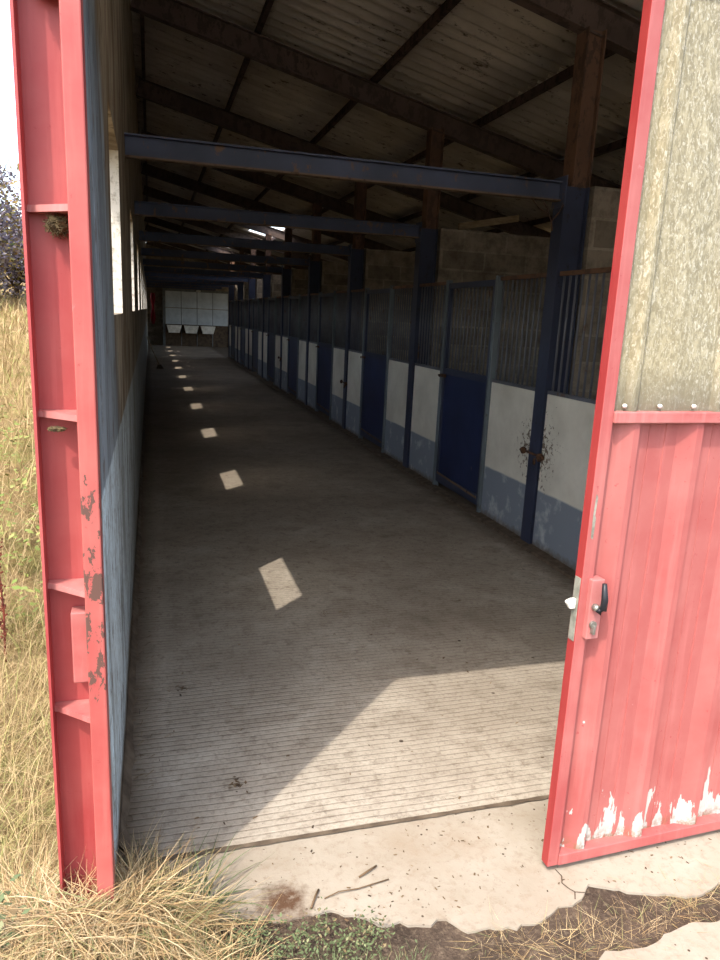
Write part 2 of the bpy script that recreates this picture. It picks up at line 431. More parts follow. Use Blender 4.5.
b2 = bmn(); box(b2, XR+.21, 40, YF, 45, -.3, -.03); q = obj('ground_4', b2, 'field_ground'); q['kind'] = 'structure'
o = obj('ground_2', bm, 'soil', smooth=True); o['kind'] = 'structure'

# ------------------------------------------------------------------ left wall with its window openings
WIN = [(2.78 + 2.88*k, 3.66 + 2.88*k) for k in range(11)]
zs, zt = 1.62, 2.34; XO = XL-.16
bm = bmn(); box(bm, XO, XL, 1.95, YE, -.15, zs); box(bm, XO, XL, 1.95, YE, zt, 4.59)
prev = 1.95
for a, b in WIN:
    box(bm, XO, XL, prev, a, zs, zt); prev = b
box(bm, XO, XL, prev, YE, zs, zt)
struct('wall_left', bm, 'left_wall')
for i, (a, b) in enumerate(WIN):
    bm = bmn(); xo = XO+.004
    box(bm, xo, xo+.025, a, a+.02, zs, zt); box(bm, xo, xo+.025, b-.02, b, zs, zt)
    box(bm, xo, xo+.025, a+.02, b-.02, zs, zs+.02); box(bm, xo, xo+.025, a+.02, b-.02, zt-.02, zt)
    w = struct('window_%d' % (i+1), bm, 'stile_grey'); 
# earth and droppings along the foot of the wall
bm = bmn(); n = 160
ring = []
for j in range(n):
    y = 2.0 + (YE-2.05)*(j/(n-1))**1.8; w = .03 + .014*noise.noise(Vector((0, y*3, 0))) + .012*noise.noise(Vector((4, y*11, 0)))
    ring.append([bm.verts.new(p) for p in ((XL+.001, y, .0), (XL+.001, y, .035+.01*noise.noise(Vector((y*7,0,0)))), (XL+w*.5, y, .016), (XL+w, y, .0005))])
for j in range(n-1):
    for k in range(3): bm.faces.new((ring[j][k], ring[j][k+1], ring[j+1][k+1], ring[j+1][k]))
o = struct('baseboard_left', bm, 'earth_kerb', smooth=True)

# ------------------------------------------------------------------ other walls
bm = bmn(); box(bm, XR, XR+.2, YF, 28, -.15, 1.25); box(bm, XR, XR+.2, YF, 28, 2.35, 3.02); yp = YF
for k in range(-1, 8):
    ya = Y0 + S*k + .75
    box(bm, XR, XR+.2, yp, ya, 1.25, 2.35); yp = ya + 1.3  # unseen window gaps behind the boxes, added to brighten the interior
box(bm, XR, XR+.2, yp, 28, 1.25, 2.35)
box(bm, XR, XR+.2, 34, YE+.2, -.15, 3.02); box(bm, XR, XR+.2, 28, 34, 2.7, 3.02); struct('wall_right', bm, 'block_masonry_side')  # unseen side opening added for daylight at the far end
bm = bmn(); prism(bm, [(XO, -.15), (XR+.2, -.15), (XR+.2, zroof(XR+.2)), (XO, zroof(XO)-.03)], 'y', YE, YE+.2); struct('wall_back', bm, 'block_masonry')
bm = bmn(); box(bm, 2.80, XR+.2, YF-.14, YF, -.15, 3.0)
box(bm, XO, 2.80, YF-.14, YF, 2.66, 2.80)
struct('wall_front', bm, 'render_beige')
# unseen gable above the lintel, made translucent fibreglass to brighten the roof inside
bm = bmn(); n = 240
for i in range(n):
    xa = XO+.02 + (XR+.1-XO)*i/n; xb = XO+.02 + (XR+.1-XO)*(i+1)/n
    fa = YF-.07+.012*math.sin(2*PI*xa/.155); fb = YF-.07+.012*math.sin(2*PI*xb/.155)
    z0a = 2.79 if xa < 2.79 else 2.99
    bm.faces.new([bm.verts.new(p) for p in ((xa,fa,z0a),(xb,fb,z0a),(xb,fb,zroof(xb)-.0),(xa,fa,zroof(xa)-.0))])
bmesh.ops.remove_doubles(bm, verts=bm.verts, dist=.0005)
o = struct('wall_gable', bm, 'gable_sheet', smooth=True)
# boxed track over the sliding door (its shadow crosses the floor)
bm = bmn(); box(bm, -.30, 6.1, 1.66, YF-.142, 2.665, 2.72); box(bm, -.30, 6.1, 1.585, 1.60, 2.58, 2.72); box(bm, -.30, 6.1, 1.60, 1.66, 2.665, 2.72)
o = obj('door_track', bm, 'red_frame', bevel=.003); tag(o, 'red boxed steel track along the top of the entrance opening', 'door track')

# ------------------------------------------------------------------ roof
bm = bmn()
def sheet(bm, xa, xb, ya, yb):
    n = max(2, int((yb-ya)/.177*8)); rows = []
    for j in range(n+1):
        y = ya + (yb-ya)*j/n; w = .027*math.sin(2*PI*y/.177)
        rows.append([bm.verts.new((x, y, zroof(x)+.055+w)) for x in (xa, xb)])
    for j in range(n): bm.faces.new((rows[j][0], rows[j][1], rows[j+1][1], rows[j+1][0]))
PX = [-.02, 1.03, 2.20, 3.36, 4.48, 5.6]
edges = [-.55, 1.08, 2.25, 3.41, 4.53, 6.35]
for i in range(5):
    xa, xb = edges[i]-(.06 if i else 0), edges[i+1]
    if i == 2:
        sheet(bm, xa, xb, 1.2, 17.7); sheet(bm, xa, xb, 21.42, 25.9); sheet(bm, xa, xb, 27.3, YE+.4)
        sheet(bm, xa, xa+.52, 17.7, 21.42); sheet(bm, xa+.55, xb, 25.9, 27.3)
    else: sheet(bm, xa, xb, 1.2, YE+.4)
o = struct('ceiling', bm, 'fibre_cement', smooth=True)
sm = o.modifiers.new('thick', 'SOLIDIFY'); sm.thickness = .007

# purlins
for i, x in enumerate(PX):
    bm = bmn(); zc = zroof(x)
    box(bm, x-.02, x+.02, 1.3, YE-.01, zc-.05, zc+.022)
    o = obj('roof_purlin', bm, 'purlin_steel')
    tag(o, 'brown purlin running lengthwise under the roof sheets, %s from the left wall' % ORD[i], 'purlin', 'roof purlins')

def ibeam(bm, w, h, L, tf=.010, tw=.008, mi_f=0, mi_w=0):
    """I section along +x, base centre at the origin"""
    box(bm, 0, L, -w/2, w/2, 0, tf, mi_f); box(bm, 0, L, -w/2, w/2, h-tf, h, mi_f); box(bm, 0, L, -tw/2, tw/2, tf, h-tf, mi_w)

# rafters
ang = math.atan(.235)
rs = None
for i, y in enumerate([YF+.10] + POSTS + [POSTS[-1]+S, POSTS[-1]+2*S]):
    if rs is None:
        bm = bmn(); ibeam(bm, .10, .20, (XR-XL-.01)/math.cos(ang)); rs = o = obj('roof_rafter', bm, 'rafter_steel')
    else: o = rs.copy(); C.objects.link(o)
    o.location = (XL+.005, y, zroof(XL)-.275); o.rotation_euler = (0, ang, 0)
    where = 'just inside the entrance' if i == 0 else ('over the %s post from the entrance' % ORD[i-1])
    tag(o, 'dark brown sloping roof rafter ' + where, 'rafter', 'roof rafters')

# tie beams
tb = None
for i, y in enumerate(POSTS + [POSTS[-1]+S, POSTS[-1]+2*S]):
    if tb is None:
        tb = o = thing('tie_beam', '', 'beam', (XL+.002, y, 2.50))
        bm = bmn(); box(bm, 0, XS-XL-.02, -.004, .004, .010, .118); box(bm, 0, XS-XL-.02, -.035, .035, .118, .128)
        obj('web', bm, 'beam_blue', o)
        bm = bmn(); box(bm, 0, XS-XL-.02, -.035, .035, 0, .010)
        obj('lower_flange', bm, 'flange_brown', o, label='dust brown lower flange')
    else: o = copy_tree(tb)
    o.location = (XL+.002, y, 2.50)
    tag(o, 'blue painted steel tie beam crossing the aisle, %s from the entrance' % ORD[i], 'beam', 'tie beams over the aisle')

# posts
pp = None
for i, y in enumerate(POSTS):
    if pp is None:
        pp = o = thing('roof_post', '', 'post', (XS+.06, y, 0))
        for nm, z0, z1, mt in (('lower_shaft', 0, 2.60, 'stall_blue'), ('upper_shaft', 2.60, 3.58, 'rust_steel')):
            bm = bmn(); xl = -.08 if nm == 'lower_shaft' else -.03; box(bm, xl, xl+.01, -.07, .07, z0, z1); box(bm, .10, .11, -.07, .07, z0, z1); box(bm, xl+.01, .10, -.03, .03, z0, z1)
            obj(nm, bm, mt, o, label='blue painted lower shaft' if mt == 'stall_blue' else 'bare rust brown upper shaft')
        bm = bmn(); box(bm, -.086, -.079, -.085, .085, 2.46, 2.66); obj('joint_plate', bm, 'beam_blue', o)
    else: o = copy_tree(pp)
    o.location = (XS+.06, y, 0)
    tag(o, 'steel roof post, blue below and brown above, %s from the entrance' % ORD[i], 'post', 'roof posts')

# block partitions between the boxes
pw = None
for i, y in enumerate(POSTS):
    if pw is None:
        bm = bmn(); box(bm, 0, XR-XS-.21, -.08, .08, 0, 2.61); pw = o = obj('box_partition', bm, 'block_masonry')
    else: o = pw.copy(); C.objects.link(o)
    o.location = (XS+.20, y, 0)
    tag(o, 'grey block partition wall behind the %s roof post from the entrance' % ORD[i], 'partition wall', 'block partitions between the boxes')

# ------------------------------------------------------------------ stall fronts
ZB, ZT = 1.17, 2.03
def make_grille(L, ins=.03):
    r = thing('bar_grille', '', 'grille', (XS, 0, ZB))
    bm = bmn(); box(bm, 0, .035, 0, L, ZT-ZB-.03, ZT-ZB); obj('top_rail', bm, 'rust_steel', r, label='rusty brown top rail')
    bm = bmn(); box(bm, 0, .035, 0, L, 0.001, .025); obj('bottom_rail', bm, 'bar_steel', r)
    n = int(round(L/.078)); bar = None
    for k in range(n):
        if bar is None:
            bm = bmn(); tube(bm, [(0,0,.025), (0,0,ZT-ZB-.03)], .0085, 8); b = bar = obj('bar', bm, 'bar_steel', r, smooth=True)
        else: b = bar.copy(); C.objects.link(b); b.parent = r
        b.location = (.017, L*(k+.5)/n, 0)
    return r
def make_panel(L):
    bm = bmn(); box(bm, XS, XS+.05, 0, L, .02, ZB)
    return obj('stall_panel', bm, 'stall_panel', bevel=.004)
def make_door(W=1.10):
    r = thing('stall_door', '', 'door', (XS, 0, 0))
    for y0, s in ((0, 1), (W-.045, 1)):
        bm = bmn(); box(bm, -.022, .03, y0, y0+.045, .0, ZT+.01); obj('door_post', bm, 'stile_grey', r, bevel=.003, label='grey green door post')
    bm = bmn(); box(bm, .0, .012, .09, W-.09, .16, ZB-.02)
    obj('lower_panel', bm, 'door_blue', r, label='bright blue sheet metal lower panel')
    bm = bmn()
    for y0 in (.05, W-.09): box(bm, -.012, .028, y0, y0+.04, .07, ZT-.02)
    for z0, z1 in ((.07,.16), (ZB-.02, ZB+.04), (ZT-.07, ZT-.02)): box(bm, -.012, .028, .09, W-.09, z0, z1)
    obj('leaf_frame', bm, 'stall_blue', r, bevel=.002)
    n = 12; bar = None
    for k in range(n):
        if bar is None:
            bm = bmn(); tube(bm, [(0,0,ZB+.04), (0,0,ZT-.07)], .008, 8); b = bar = obj('bar', bm, 'bar_steel', r, smooth=True)
        else: b = bar.copy(); C.objects.link(b); b.parent = r
        b.location = (.010, .09 + (W-.18)*(k+.5)/n, 0)
    bm = bmn(); box(bm, -.030, -.012, W-.14, W-.03, ZB-.05, ZB-.02); tube(bm, [(-.02,W,ZB-.035), (-.045,W-.02,ZB-.035), (-.05,W-.06,ZB-.045)], .007, 6)
    obj('latch', bm, 'rusty_iron', r, label='small rusty latch')
    bm = bmn()
    prism(bm, [(.09,.125),(W-.09,.155),(W-.09,.175),(.09,.145)], 'x', -.018, -.0125)
    obj('kick_strip', bm, 'flange_brown', r, label='pale worn strip along the foot of the door')
    return r
gA = gB = pA = pB = dr = None
def place(proto, y, first):
    o = proto if first else copy_tree(proto)
    o.location.y = y
    return o
LA = .83-.075; LB = .85-.075
for k in range(-1, NB-1):
    yb = Y0 + S*k
    q = ORD[k+1]
    last = k == -1
    if gA is None:
        gA = make_grille(LA); gB = make_grille(LB); pA = make_panel(LA); pB = make_panel(LB); dr = make_door(); first = True
    else: first = False
    for proto, y, nm, side in ((gA, yb+.075, 'g', 'near'), (pA, yb+.075, 'p', 'near'), (gB, yb+.83+1.10, 'g', 'far'), (pB, yb+.83+1.10, 'p', 'far')):
        o = place(proto, y, first)
        if nm == 'g': tag(o, 'vertical bar grille on the %s side of the %s blue door from the entrance' % (side, q), 'grille', 'bar grilles on the boxes')
        else: tag(o, 'white grey-footed stall panel on the %s side of the %s blue door from the entrance' % (side, q), 'panel', 'white stall front panels')
    o = place(dr, yb+.83, first)
    tag(o, 'blue horse box door with barred upper half, %s from the entrance' % q, 'door', 'blue box doors')
# slotted fixing post that closes the last box
bm = bmn(); box(bm, XS, XS+.06, POSTS[-1]+.075, POSTS[-1]+.14, 0, 2.03)
tag(obj('corner_post', bm, 'stile_grey'), 'thin grey corner post at the far end of the row of boxes', 'post')
# kerb / drain edge along the fronts
bm = bmn(); n = 140; ring = []
for j in range(n):
    y = 1.96 + (26.9-1.96)*(j/(n-1))**1.5; w = .09 + .012*noise.noise(Vector((3, y*6, 0)))
    ring.append([bm.verts.new(p) for p in ((XS-w, y, .0005), (XS-w+.012, y, .016+.004*noise.noise(Vector((y*9,0,0)))), (XS+.001, y, .024), (XS+.001, y, 0))])
for j in range(n-1):
    for k in range(3): bm.faces.new((ring[j][k], ring[j][k+1], ring[j+1][k+1], ring[j+1][k]))
struct('baseboard_right', bm, 'earth_kerb')

# rusty slip bolts on the posts
def slip_bolt(y, z, lab):
    r = thing('slip_bolt', lab, 'bolt', (XS-.022, y, z), group='slip bolts on the post line')
    bm = bmn(); tube(bm, [(-.014,-.17,0), (-.014,.15,.008)], .009, 8); obj('rod', bm, 'rusty_iron', r, smooth=True)
    bm = bmn(); blob(bm, (-.016,.13,.006), (.02,.035,.028), 2, .4, 3); obj('keeper', bm, 'rusty_iron', r)
    bm = bmn(); blob(bm, (-.014,-.12,-.004), (.022,.05,.03), 2, .4, 5); blob(bm, (-.016,-.05,-.05), (.012,.012,.03), 2, .3, 8); obj('clasp', bm, 'rusty_iron', r)
    return r
slip_bolt(POSTS[0], .71, 'rusty slip bolt across the nearest blue roof post')
slip_bolt(POSTS[2], .70, 'rusty slip bolt across the third blue roof post from the entrance')
slip_bolt(POSTS[4], .70, 'rusty slip bolt across the fifth blue roof post from the entrance')

# small timber left lying on the partition and twisted wire near first post
bm = bmn(); prism(bm, [(-.35,-.02),(.35,.12),(.35,.19),(-.35,.05)], 'y', -.02, .02)
o = obj('wooden_plank', bm, 'plank_wood', bevel=.003); o.location = (3.55, 8.6, 2.95)
o.location = (3.55, POSTS[1], 2.635)
tag(o, 'short pale plank propped on top of the second block partition', 'plank')
bm = bmn()
tube(bm, [(2.60,4.66,2.50),(2.645,4.65,2.44),(2.66,4.65,2.40),(2.685,4.655,2.36),(2.70,4.66,2.30)], .005, 6)
tube(bm, [(2.52,4.66,2.50),(2.58,4.655,2.44),(2.65,4.65,2.41),(2.685,4.655,2.36)], .004, 6)
tube(bm, [(2.75,4.61,2.48),(2.72,4.62,2.42),(2.685,4.655,2.36)], .004, 6)
tag(obj('wire_tangle', bm, 'rusty_iron'), 'tangle of rusty wire hanging where the nearest tie beam meets its post', 'wire')

# ------------------------------------------------------------------ far end
bm = bmn()
t0 = thing('gate_screen', 'pale panelled screen of eight sheets closing the far end of the aisle', 'screen', (.66, 34.55, 0))
for c in range(4):
    for r_ in range(2):
        b2 = bmn(); box(b2, .02+c*.71, .70+c*.71, 0, .02, .98+r_*.75, 1.70+r_*.75)
        obj('screen_panel', b2, 'end_panel', t0)
box(bm, -.10, .0, -.02, .06, 0, 2.50); box(bm, 2.86, 2.96, -.02, .06, 0, 2.50); box(bm, -.10, 2.96, -.02, .06, 2.45, 2.55)
for c in range(1, 4): box(bm, c*.71-.01, c*.71+.02, .0, .03, .0, 2.45)
obj('screen_frame', bm, 'end_frame', t0)
bm = bmn(); box(bm, 0, 2.86, .021, .05, .0, .98); obj('kick_board', bm, 'dark_wood', t0, label='dark lower boarding')
for c in range(3):
    bm = bmn()
    x0 = .72 + c*.76
    prism(bm, [(x0, .94), (x0+.66, .94), (x0+.56, .60), (x0+.08, .60)], 'y', 34.22, 34.549)
    tag(obj('feed_trough', bm, 'manger_white', bevel=.01), 'white feed trough below the far screen, %s from the left' % ORD[c], 'trough', 'feed troughs at the far end')
bm = bmn(); blob(bm, (0,0,0), (.11,.06,.05), 2, .02); o = obj('bulkhead_lamp', bm, 'lamp_glass', smooth=True); o.location = (2.15, 34.48, 2.50)
tag(o, 'small white oval lamp fixed above the far screen', 'lamp')
# red cloth on the wall, broom
bm = bmn(); r_ = []
for j in range(9):
    z = 1.98 - j*.085; w = .045 + .018*math.sin(j*1.3)
    r_.append([bm.verts.new((XL+.19+w*math.cos(a)*.9, 17.2+w*1.8*math.sin(a), z)) for a in [2*PI*k/12 for k in range(12)]])
for j in range(8):
    for k in range(12): bm.faces.new((r_[j][k], r_[j][(k+1)%12], r_[j+1][(k+1)%12], r_[j+1][k]))
bm.faces.new(r_[0]); bm.faces.new(r_[-1][::-1])
tag(obj('hanging_cloth', bm, 'red_cloth', smooth=True), 'red cloth hanging on the left wall far down the aisle', 'cloth')
bm = bmn(); tube(bm, [(-.105,21.4,.86),(.22,21.0,.10)], .014, 8)
r_ = thing('broom', 'broom leaning on the left wall near the far end', 'broom', (0,0,0))
obj('handle', bm, 'plank_wood', r_, smooth=True)
bm = bmn(); prism(bm, [(.14,.005),(.34,.005),(.27,.11),(.18,.11)], 'y', 20.9, 21.1); obj('head', bm, 'dark_wood', r_)

# ------------------------------------------------------------------ red door jamb column at the left
col = thing('door_column', 'tall red steel column with gusset plates at the left of the entrance', 'column', (0,0,-.03))
ZC = 2.66
bm = bmn(); box(bm, -.245, -.15, 1.745, 1.757, 0, ZC); obj('web', bm, 'red_column', col)
bm = bmn(); box(bm, -.251, -.245, 1.692, 1.80, 0, ZC); obj('outer_flange', bm, 'red_column', col)
bm = bmn(); box(bm, -.157, -.117, 1.642, 1.70, 0, ZC); box(bm, -.157, -.13, 1.70, 1.757, 0, ZC)
obj('jamb_tube', bm, 'red_chipped', col, bevel=.003, label='front tube with chipped paint')
for z in (.712, 1.035, 1.445, 1.88, 2.345):
    bm = bmn(); prism(bm, [(-.245,1.744),(-.157,1.744),(-.157,1.650),(-.236,1.720),(-.245,1.722)], 'z', z-.014, z)
    obj('gusset_plate', bm, 'red_gusset', col)
bm = bmn(); box(bm, -.196, -.157, 1.700, 1.744, .78, .965); obj('catch_box', bm, 'red_gusset', col, bevel=.004)
# blue jamb post inside the opening
bm = bmn(); box(bm, -.245, XL-.001, 1.76, 1.949, -.03, 2.66)
o = obj('jamb_lining', bm, 'left_wall'); tag(o, 'narrow blue grey lining strip between red column and left wall', 'trim')
# nests / cobweb clumps
def clump(c, r, n, name, lab, seed):
    rnd = random.Random(seed); bm = bmn()
    blob(bm, c, tuple(v*.6 for v in r), 3, .6, seed)
    for i in range(n):
        d = Vector((rnd.gauss(0,1), rnd.gauss(0,1), rnd.gauss(0,1))).normalized()
        p = Vector(c) + Vector((d.x*r[0]*.6, d.y*r[1]*.6, d.z*r[2]*.6)); e = Vector((rnd.gauss(0,1), rnd.gauss(0,1), rnd.gauss(0,1))).normalized()*min(r)*.8
        tube(bm, [p-e*.5, p+e*.5+d*min(r)*.1], .0008, 4)
    tag(obj(name, bm, 'nest'), lab, 'nest')
clump((-.185,1.715,1.812), (.034,.03,.028), 160, 'bird_nest', 'old clump of nest straw under a gusset of the red column', 3)
clump((-.185,1.71,2.265), (.045,.03,.026), 160, 'bird_nest', 'dark clump of nest debris at the very top of the red column', 6)
clump((-.205,1.70,1.377), (.03,.012,.008), 90, 'cobweb', 'dusty cobweb under the gusset at mid height of the red column', 9)

# ------------------------------------------------------------------ sliding door leaf
D = thing('sliding_door', 'large red sliding door with ribbed metal lower half and fibreglass upper half', 'door', (1.148, 1.63, 0), math.radians(1.9))
W = 3.1; H = 2.655
def dbox(nm, x0, x1, y0, y1, z0, z1, mt, bev=.003, **k):
    bm = bmn(); box(bm, x0, x1, y0, y1, z0, z1); return obj(nm, bm, mt, D, bevel=bev, **k)
bm = bmn(); box(bm, 0, .038, 0, .034, .018, H)
o = obj('stile', bm, ['red_frame', 'red_edge'], D, bevel=.002)
for p in o.data.polygons:
    if p.normal.x < -.9: p.material_index = 1
dbox('stile', W-.04, W, 0, .034, .018, H, 'red_frame')
dbox('bottom_rail', .038, W-.04, -.004, .036, .018, .055, 'red_frame')
dbox('middle_rail', .038, W-.04, -.008, .034, 1.405, 1.436, 'red_gusset')
dbox('top_rail', .038, W-.04, 0, .034, H-.05, H, 'red_frame')
# ribbed sheet: profile (x, depth towards the viewer is negative)
bm = bmn(); prof = []; P_ = .205; x = .039
prof += [(.039, .030), (.066, .030), (.112, .002), (.130, .002), (.134, .030)]; x0 = .134
while x0 < W-.26:
    prof += [(x0+.050, .030), (x0+.052, .033), (x0+.0545, .030), (x0+.105, .030), (x0+.107, .0265), (x0+.145, .0265), (x0+.192, .002), (x0+.214, .002), (x0+.219, .030)]
    x0 += .2205
prof += [(W-.045, .030)]
def ribbed(nm, prof, z0, z1, mt, th=.004):
    bm = bmn(); A = []; B = []
    for x, d in prof:
        A.append((bm.verts.new((x, d, z0)), bm.verts.new((x, d, z1)))); B.append((bm.verts.new((x, d+th, z0)), bm.verts.new((x, d+th, z1))))
    for i in range(len(prof)-1):
        bm.faces.new((A[i][0], A[i+1][0], A[i+1][1], A[i][1])); bm.faces.new((B[i+1][0], B[i][0], B[i][1], B[i+1][1]))
        bm.faces.new((A[i][1], A[i+1][1], B[i+1][1], B[i][1])); bm.faces.new((A[i+1][0], A[i][0], B[i][0], B[i+1][0]))
    for e in (0, -1): bm.faces.new((A[e][0], A[e][1], B[e][1], B[e][0]))
    return obj(nm, bm, mt, D)
ribbed('lower_sheet', prof, .052, 1.408, 'red_sheet')
prof = [(.039,.022)]; x0 = .082
while x0 < W-.2:
    prof += [(x0, .022), (x0+.012, .004), (x0+.018, .002), (x0+.030, .004), (x0+.046, .022), (x0+.15, .018), (x0+.2, .022)]
    x0 += .29
prof += [(W-.045, .022)]
ribbed('upper_sheet', prof, 1.432, H-.04, 'door_fibreglass', .002)
bl = None
for k in range(25):
    if bl is None:
        bm = bmn(); tube(bm, [(0,.004,0), (0,-.004,0)], .006, 8); blob(bm, (0,-.004,0), (.004,.003,.004), 1, 0); b = bl = obj('bolt', bm, 'chalk_white', D, smooth=True, label='pale bolt head')
    else: b = bl.copy(); C.objects.link(b); b.parent = D
    b.location = (.078 + k*.116, .012, 1.450)
# lock set
bm = bmn(); box(bm, .024, .066, -.016, .02, .785, .965); obj('lock_plate', bm, 'red_gusset', D, bevel=.003)
bm = bmn(); tube(bm, [(.040,-.014,.885), (.040,-.034,.885)], .010, 12); obj('handle_rose', bm, 'bright_metal', D, smooth=True)
bm = bmn(); tube(bm, [(.036,-.036,.885), (.044,-.042,.878), (.049,-.044,.886), (.050,-.044,.915), (.046,-.040,.962)], [.008,.009,.010,.010,.007], 10)
o = obj('handle', bm, 'black_plastic', D, smooth=True, label='black plastic lever handle')
bm = bmn(); tube(bm, [(.040,-.014,.832), (.040,-.024,.832)], .011, 12); box(bm, .036, .044, -.030, -.014, .805, .832); obj('lock_cylinder', bm, 'bright_metal', D, bevel=.001)
bm = bmn(); box(bm, -.003, .001, .004, .028, .775, .965); obj('lock_faceplate', bm, 'grey_plate', D, label='worn metal faceplate on the door edge')
bm = bmn(); prism(bm, [(-.003,.872),(-.020,.872),(-.034,.892),(-.030,.897),(-.016,.902),(-.003,.902)], 'y', .010, .022)
obj('hook_bolt', bm, 'chalk_white', D, bevel=.002, label='white hook of the lock')
bm = bmn(); prism(bm, [(.012,1.085),(.019,1.08),(.021,1.14),(.017,1.15),(.020,1.20),(.014,1.21),(.011,1.15)], 'y', -.001, .001)
obj('scuffed_strip', bm, 'grey_plate', D, label='scuffed bare strip on the door stile')

# ------------------------------------------------------------------ plants
def blade(bm, p, L, w, az, lean, droop, rnd, seg=4):
    d = Vector((math.cos(az), math.sin(az), 0)); s = Vector((-d.y, d.x, 0))
    tw = rnd.uniform(-.9, .9); s = (s*math.cos(tw) + Vector((0,0,1))*math.sin(tw)*.6).normalized()
    pos = Vector(p); th = lean; prev = None
    for k in range(seg+1):
        ww = w*(1-(k/seg)**1.6*.92)
        a = bm.verts.new(pos - s*ww/2); b = bm.verts.new(pos + s*ww/2)
        if prev: bm.faces.new((prev[0], prev[1], b, a))
        prev = (a, b)
        pos = pos + (d*math.sin(th) + Vector((0,0,1))*math.cos(th))*(L/seg); th += droop/seg
def field(name, mat, n, pick, Lr, wr, leanr, droopr, seed, zf=None, seg=4):
    rnd = random.Random(seed); bm = bmn()
    for i in range(n):
        x, y = pick(rnd)
        k = max(1., math.hypot(x, y)/4)
        z = (zf or gz)(x, y)
        blade(bm, (x, y, z-.01), rnd.uniform(*Lr), rnd.uniform(*wr)*k, rnd.uniform(0, 2*PI), rnd.uniform(*leanr), rnd.uniform(*droopr), rnd, seg)
    me = bpy.data.meshes.new(name); bm.to_mesh(me); bm.free(); me.materials.append(MATS[mat])
    o = bpy.data.objects.new(name, me); C.objects.link(o); return o
def heapz(x, y):
    # matted straw piles against the column foot
    h = .20*math.exp(-(((x+.24)/.20)**2 + ((y-1.62)/.22)**2)) + .09*math.exp(-(((x+.02)/.14)**2 + ((y-1.66)/.12)**2))
    return max(gz(x, y), -.03) + h
def pk_heap(r):
    while True:
        x = r.uniform(-.62, .20); y = r.uniform(1.25, 1.93)
        if x > XO-.02 and y > 1.62 and x < -.10: continue
        if y > 1.72 and x > -.11 + .1*r.random(): continue
        if x > .02 + .16*r.random() and y > 1.55: continue
        return x, y
# mound under the straw
bm = bmn(); nn = 30
g = [[None]*nn for _ in range(nn)]
for j in range(nn):
    for i in range(nn):
        x = -.75 + 1.0*i/(nn-1); y = 1.10 + .78*j/(nn-1)
        fade = min(1, 4*min(i, j, nn-1-i, nn-1-j)/(nn-1))
        g[j][i] = bm.verts.new((x, y, gz(x, y)-.012 + (heapz(x, y)-gz(x, y))*.8*fade))
for j in range(nn-1):
    for i in range(nn-1): bm.faces.new((g[j][i], g[j][i+1], g[j+1][i+1], g[j+1][i]))
o = obj('ground_3', bm, 'field_ground', smooth=True); o['kind'] = 'structure'
o = field('straw_heap', 'straw', 13000, pk_heap, (.08,.24), (.0013,.003), (.9,1.6), (.0,1.4), 11, heapz, 5)
tag(o, 'tangled dry straw coloured grass heaped around the foot of the red column', 'dry grass', kind='stuff')
def pk_near(r):
    y = 1.1 + 2.6*r.random()**1.2; x = -.34 - (.05 + .5*y)*r.random()
    return x, y
o = field('dry_grass', 'field_grass', 13000, pk_near, (.12,.30), (.0015,.003), (.2,1.1), (.3,1.6), 12)
tag(o, 'long dry yellow grass growing along the left outer side of the building', 'dry grass', kind='stuff')
def pk_far(r):
    y = 3.4 + 18*r.random()**1.5; x = -.36 - .42*y*r.random()**.8
    return x, y
o = field('meadow_grass', 'field_grass', 12000, pk_far, (.2,.42), (.0022,.004), (.1,.9), (.2,1.3), 13)
tag(o, 'pale dry meadow grass rising away behind the column', 'dry grass', kind='stuff')
# yellow green leafy weeds in the meadow
def leafy(name, mat, spots, nleaf, size, spread, lab, seed, cat='weed', kind=None):
    rnd = random.Random(seed); bm = bmn()
    for (sx, sy, hh) in spots:
        z0 = gz(sx, sy)
        for i in range(nleaf):
            p = Vector((sx + rnd.gauss(0, spread), sy + rnd.gauss(0, spread), z0 + rnd.uniform(.03, hh)))
            az = rnd.uniform(0, 2*PI); tl = rnd.uniform(-.5, .6); L = rnd.uniform(.6, 1.2)*size
            d = Vector((math.cos(az)*math.cos(tl), math.sin(az)*math.cos(tl), math.sin(tl))); s = Vector((-math.sin(az), math.cos(az), rnd.uniform(-.3,.3)))*L*.28
            bm.faces.new([bm.verts.new(q) for q in (p, p+d*L*.45+s, p+d*L, p+d*L*.45-s)])
    me = bpy.data.meshes.new(name); bm.to_mesh(me); bm.free(); me.materials.append(MATS[mat])
    o = bpy.data.objects.new(name, me); C.objects.link(o); return tag(o, lab, cat, kind=kind)
leafy('leafy_weed', 'yellow_leaf', [(-.62,3.7,.28),(-.72,4.2,.3),(-.85,4.6,.4),(-.8,5.0,.4),(-1.05,6.0,.4),(-1.1,6.6,.5)], 60, .05, .09, 'yellow green leafy weeds among the dry grass left of the column', 21, kind='stuff')
# dock stem
rnd = random.Random(5); bm = bmn()
r_ = thing('dock_plant', 'dark red dried dock stem at the left edge of the photo', 'weed', (-.665, 3.3, gz(-.665, 3.3)))
tube(bm, [(0,0,-.02),(.008,0,.25),(-.004,0,.5),(.006,.0,.66)], [.006,.005,.004,.002], 6); obj('stem', bm, 'dock_seed', r_)
bm = bmn()
for i in range(160):
    z = rnd.uniform(.12, .66); a = rnd.uniform(0, 2*PI); q = rnd.uniform(.004,.022)
    blob(bm, (q*math.cos(a), q*math.sin(a), z), .005, 1, .2, i)
obj('seed_head', bm, 'dock_seed', r_)
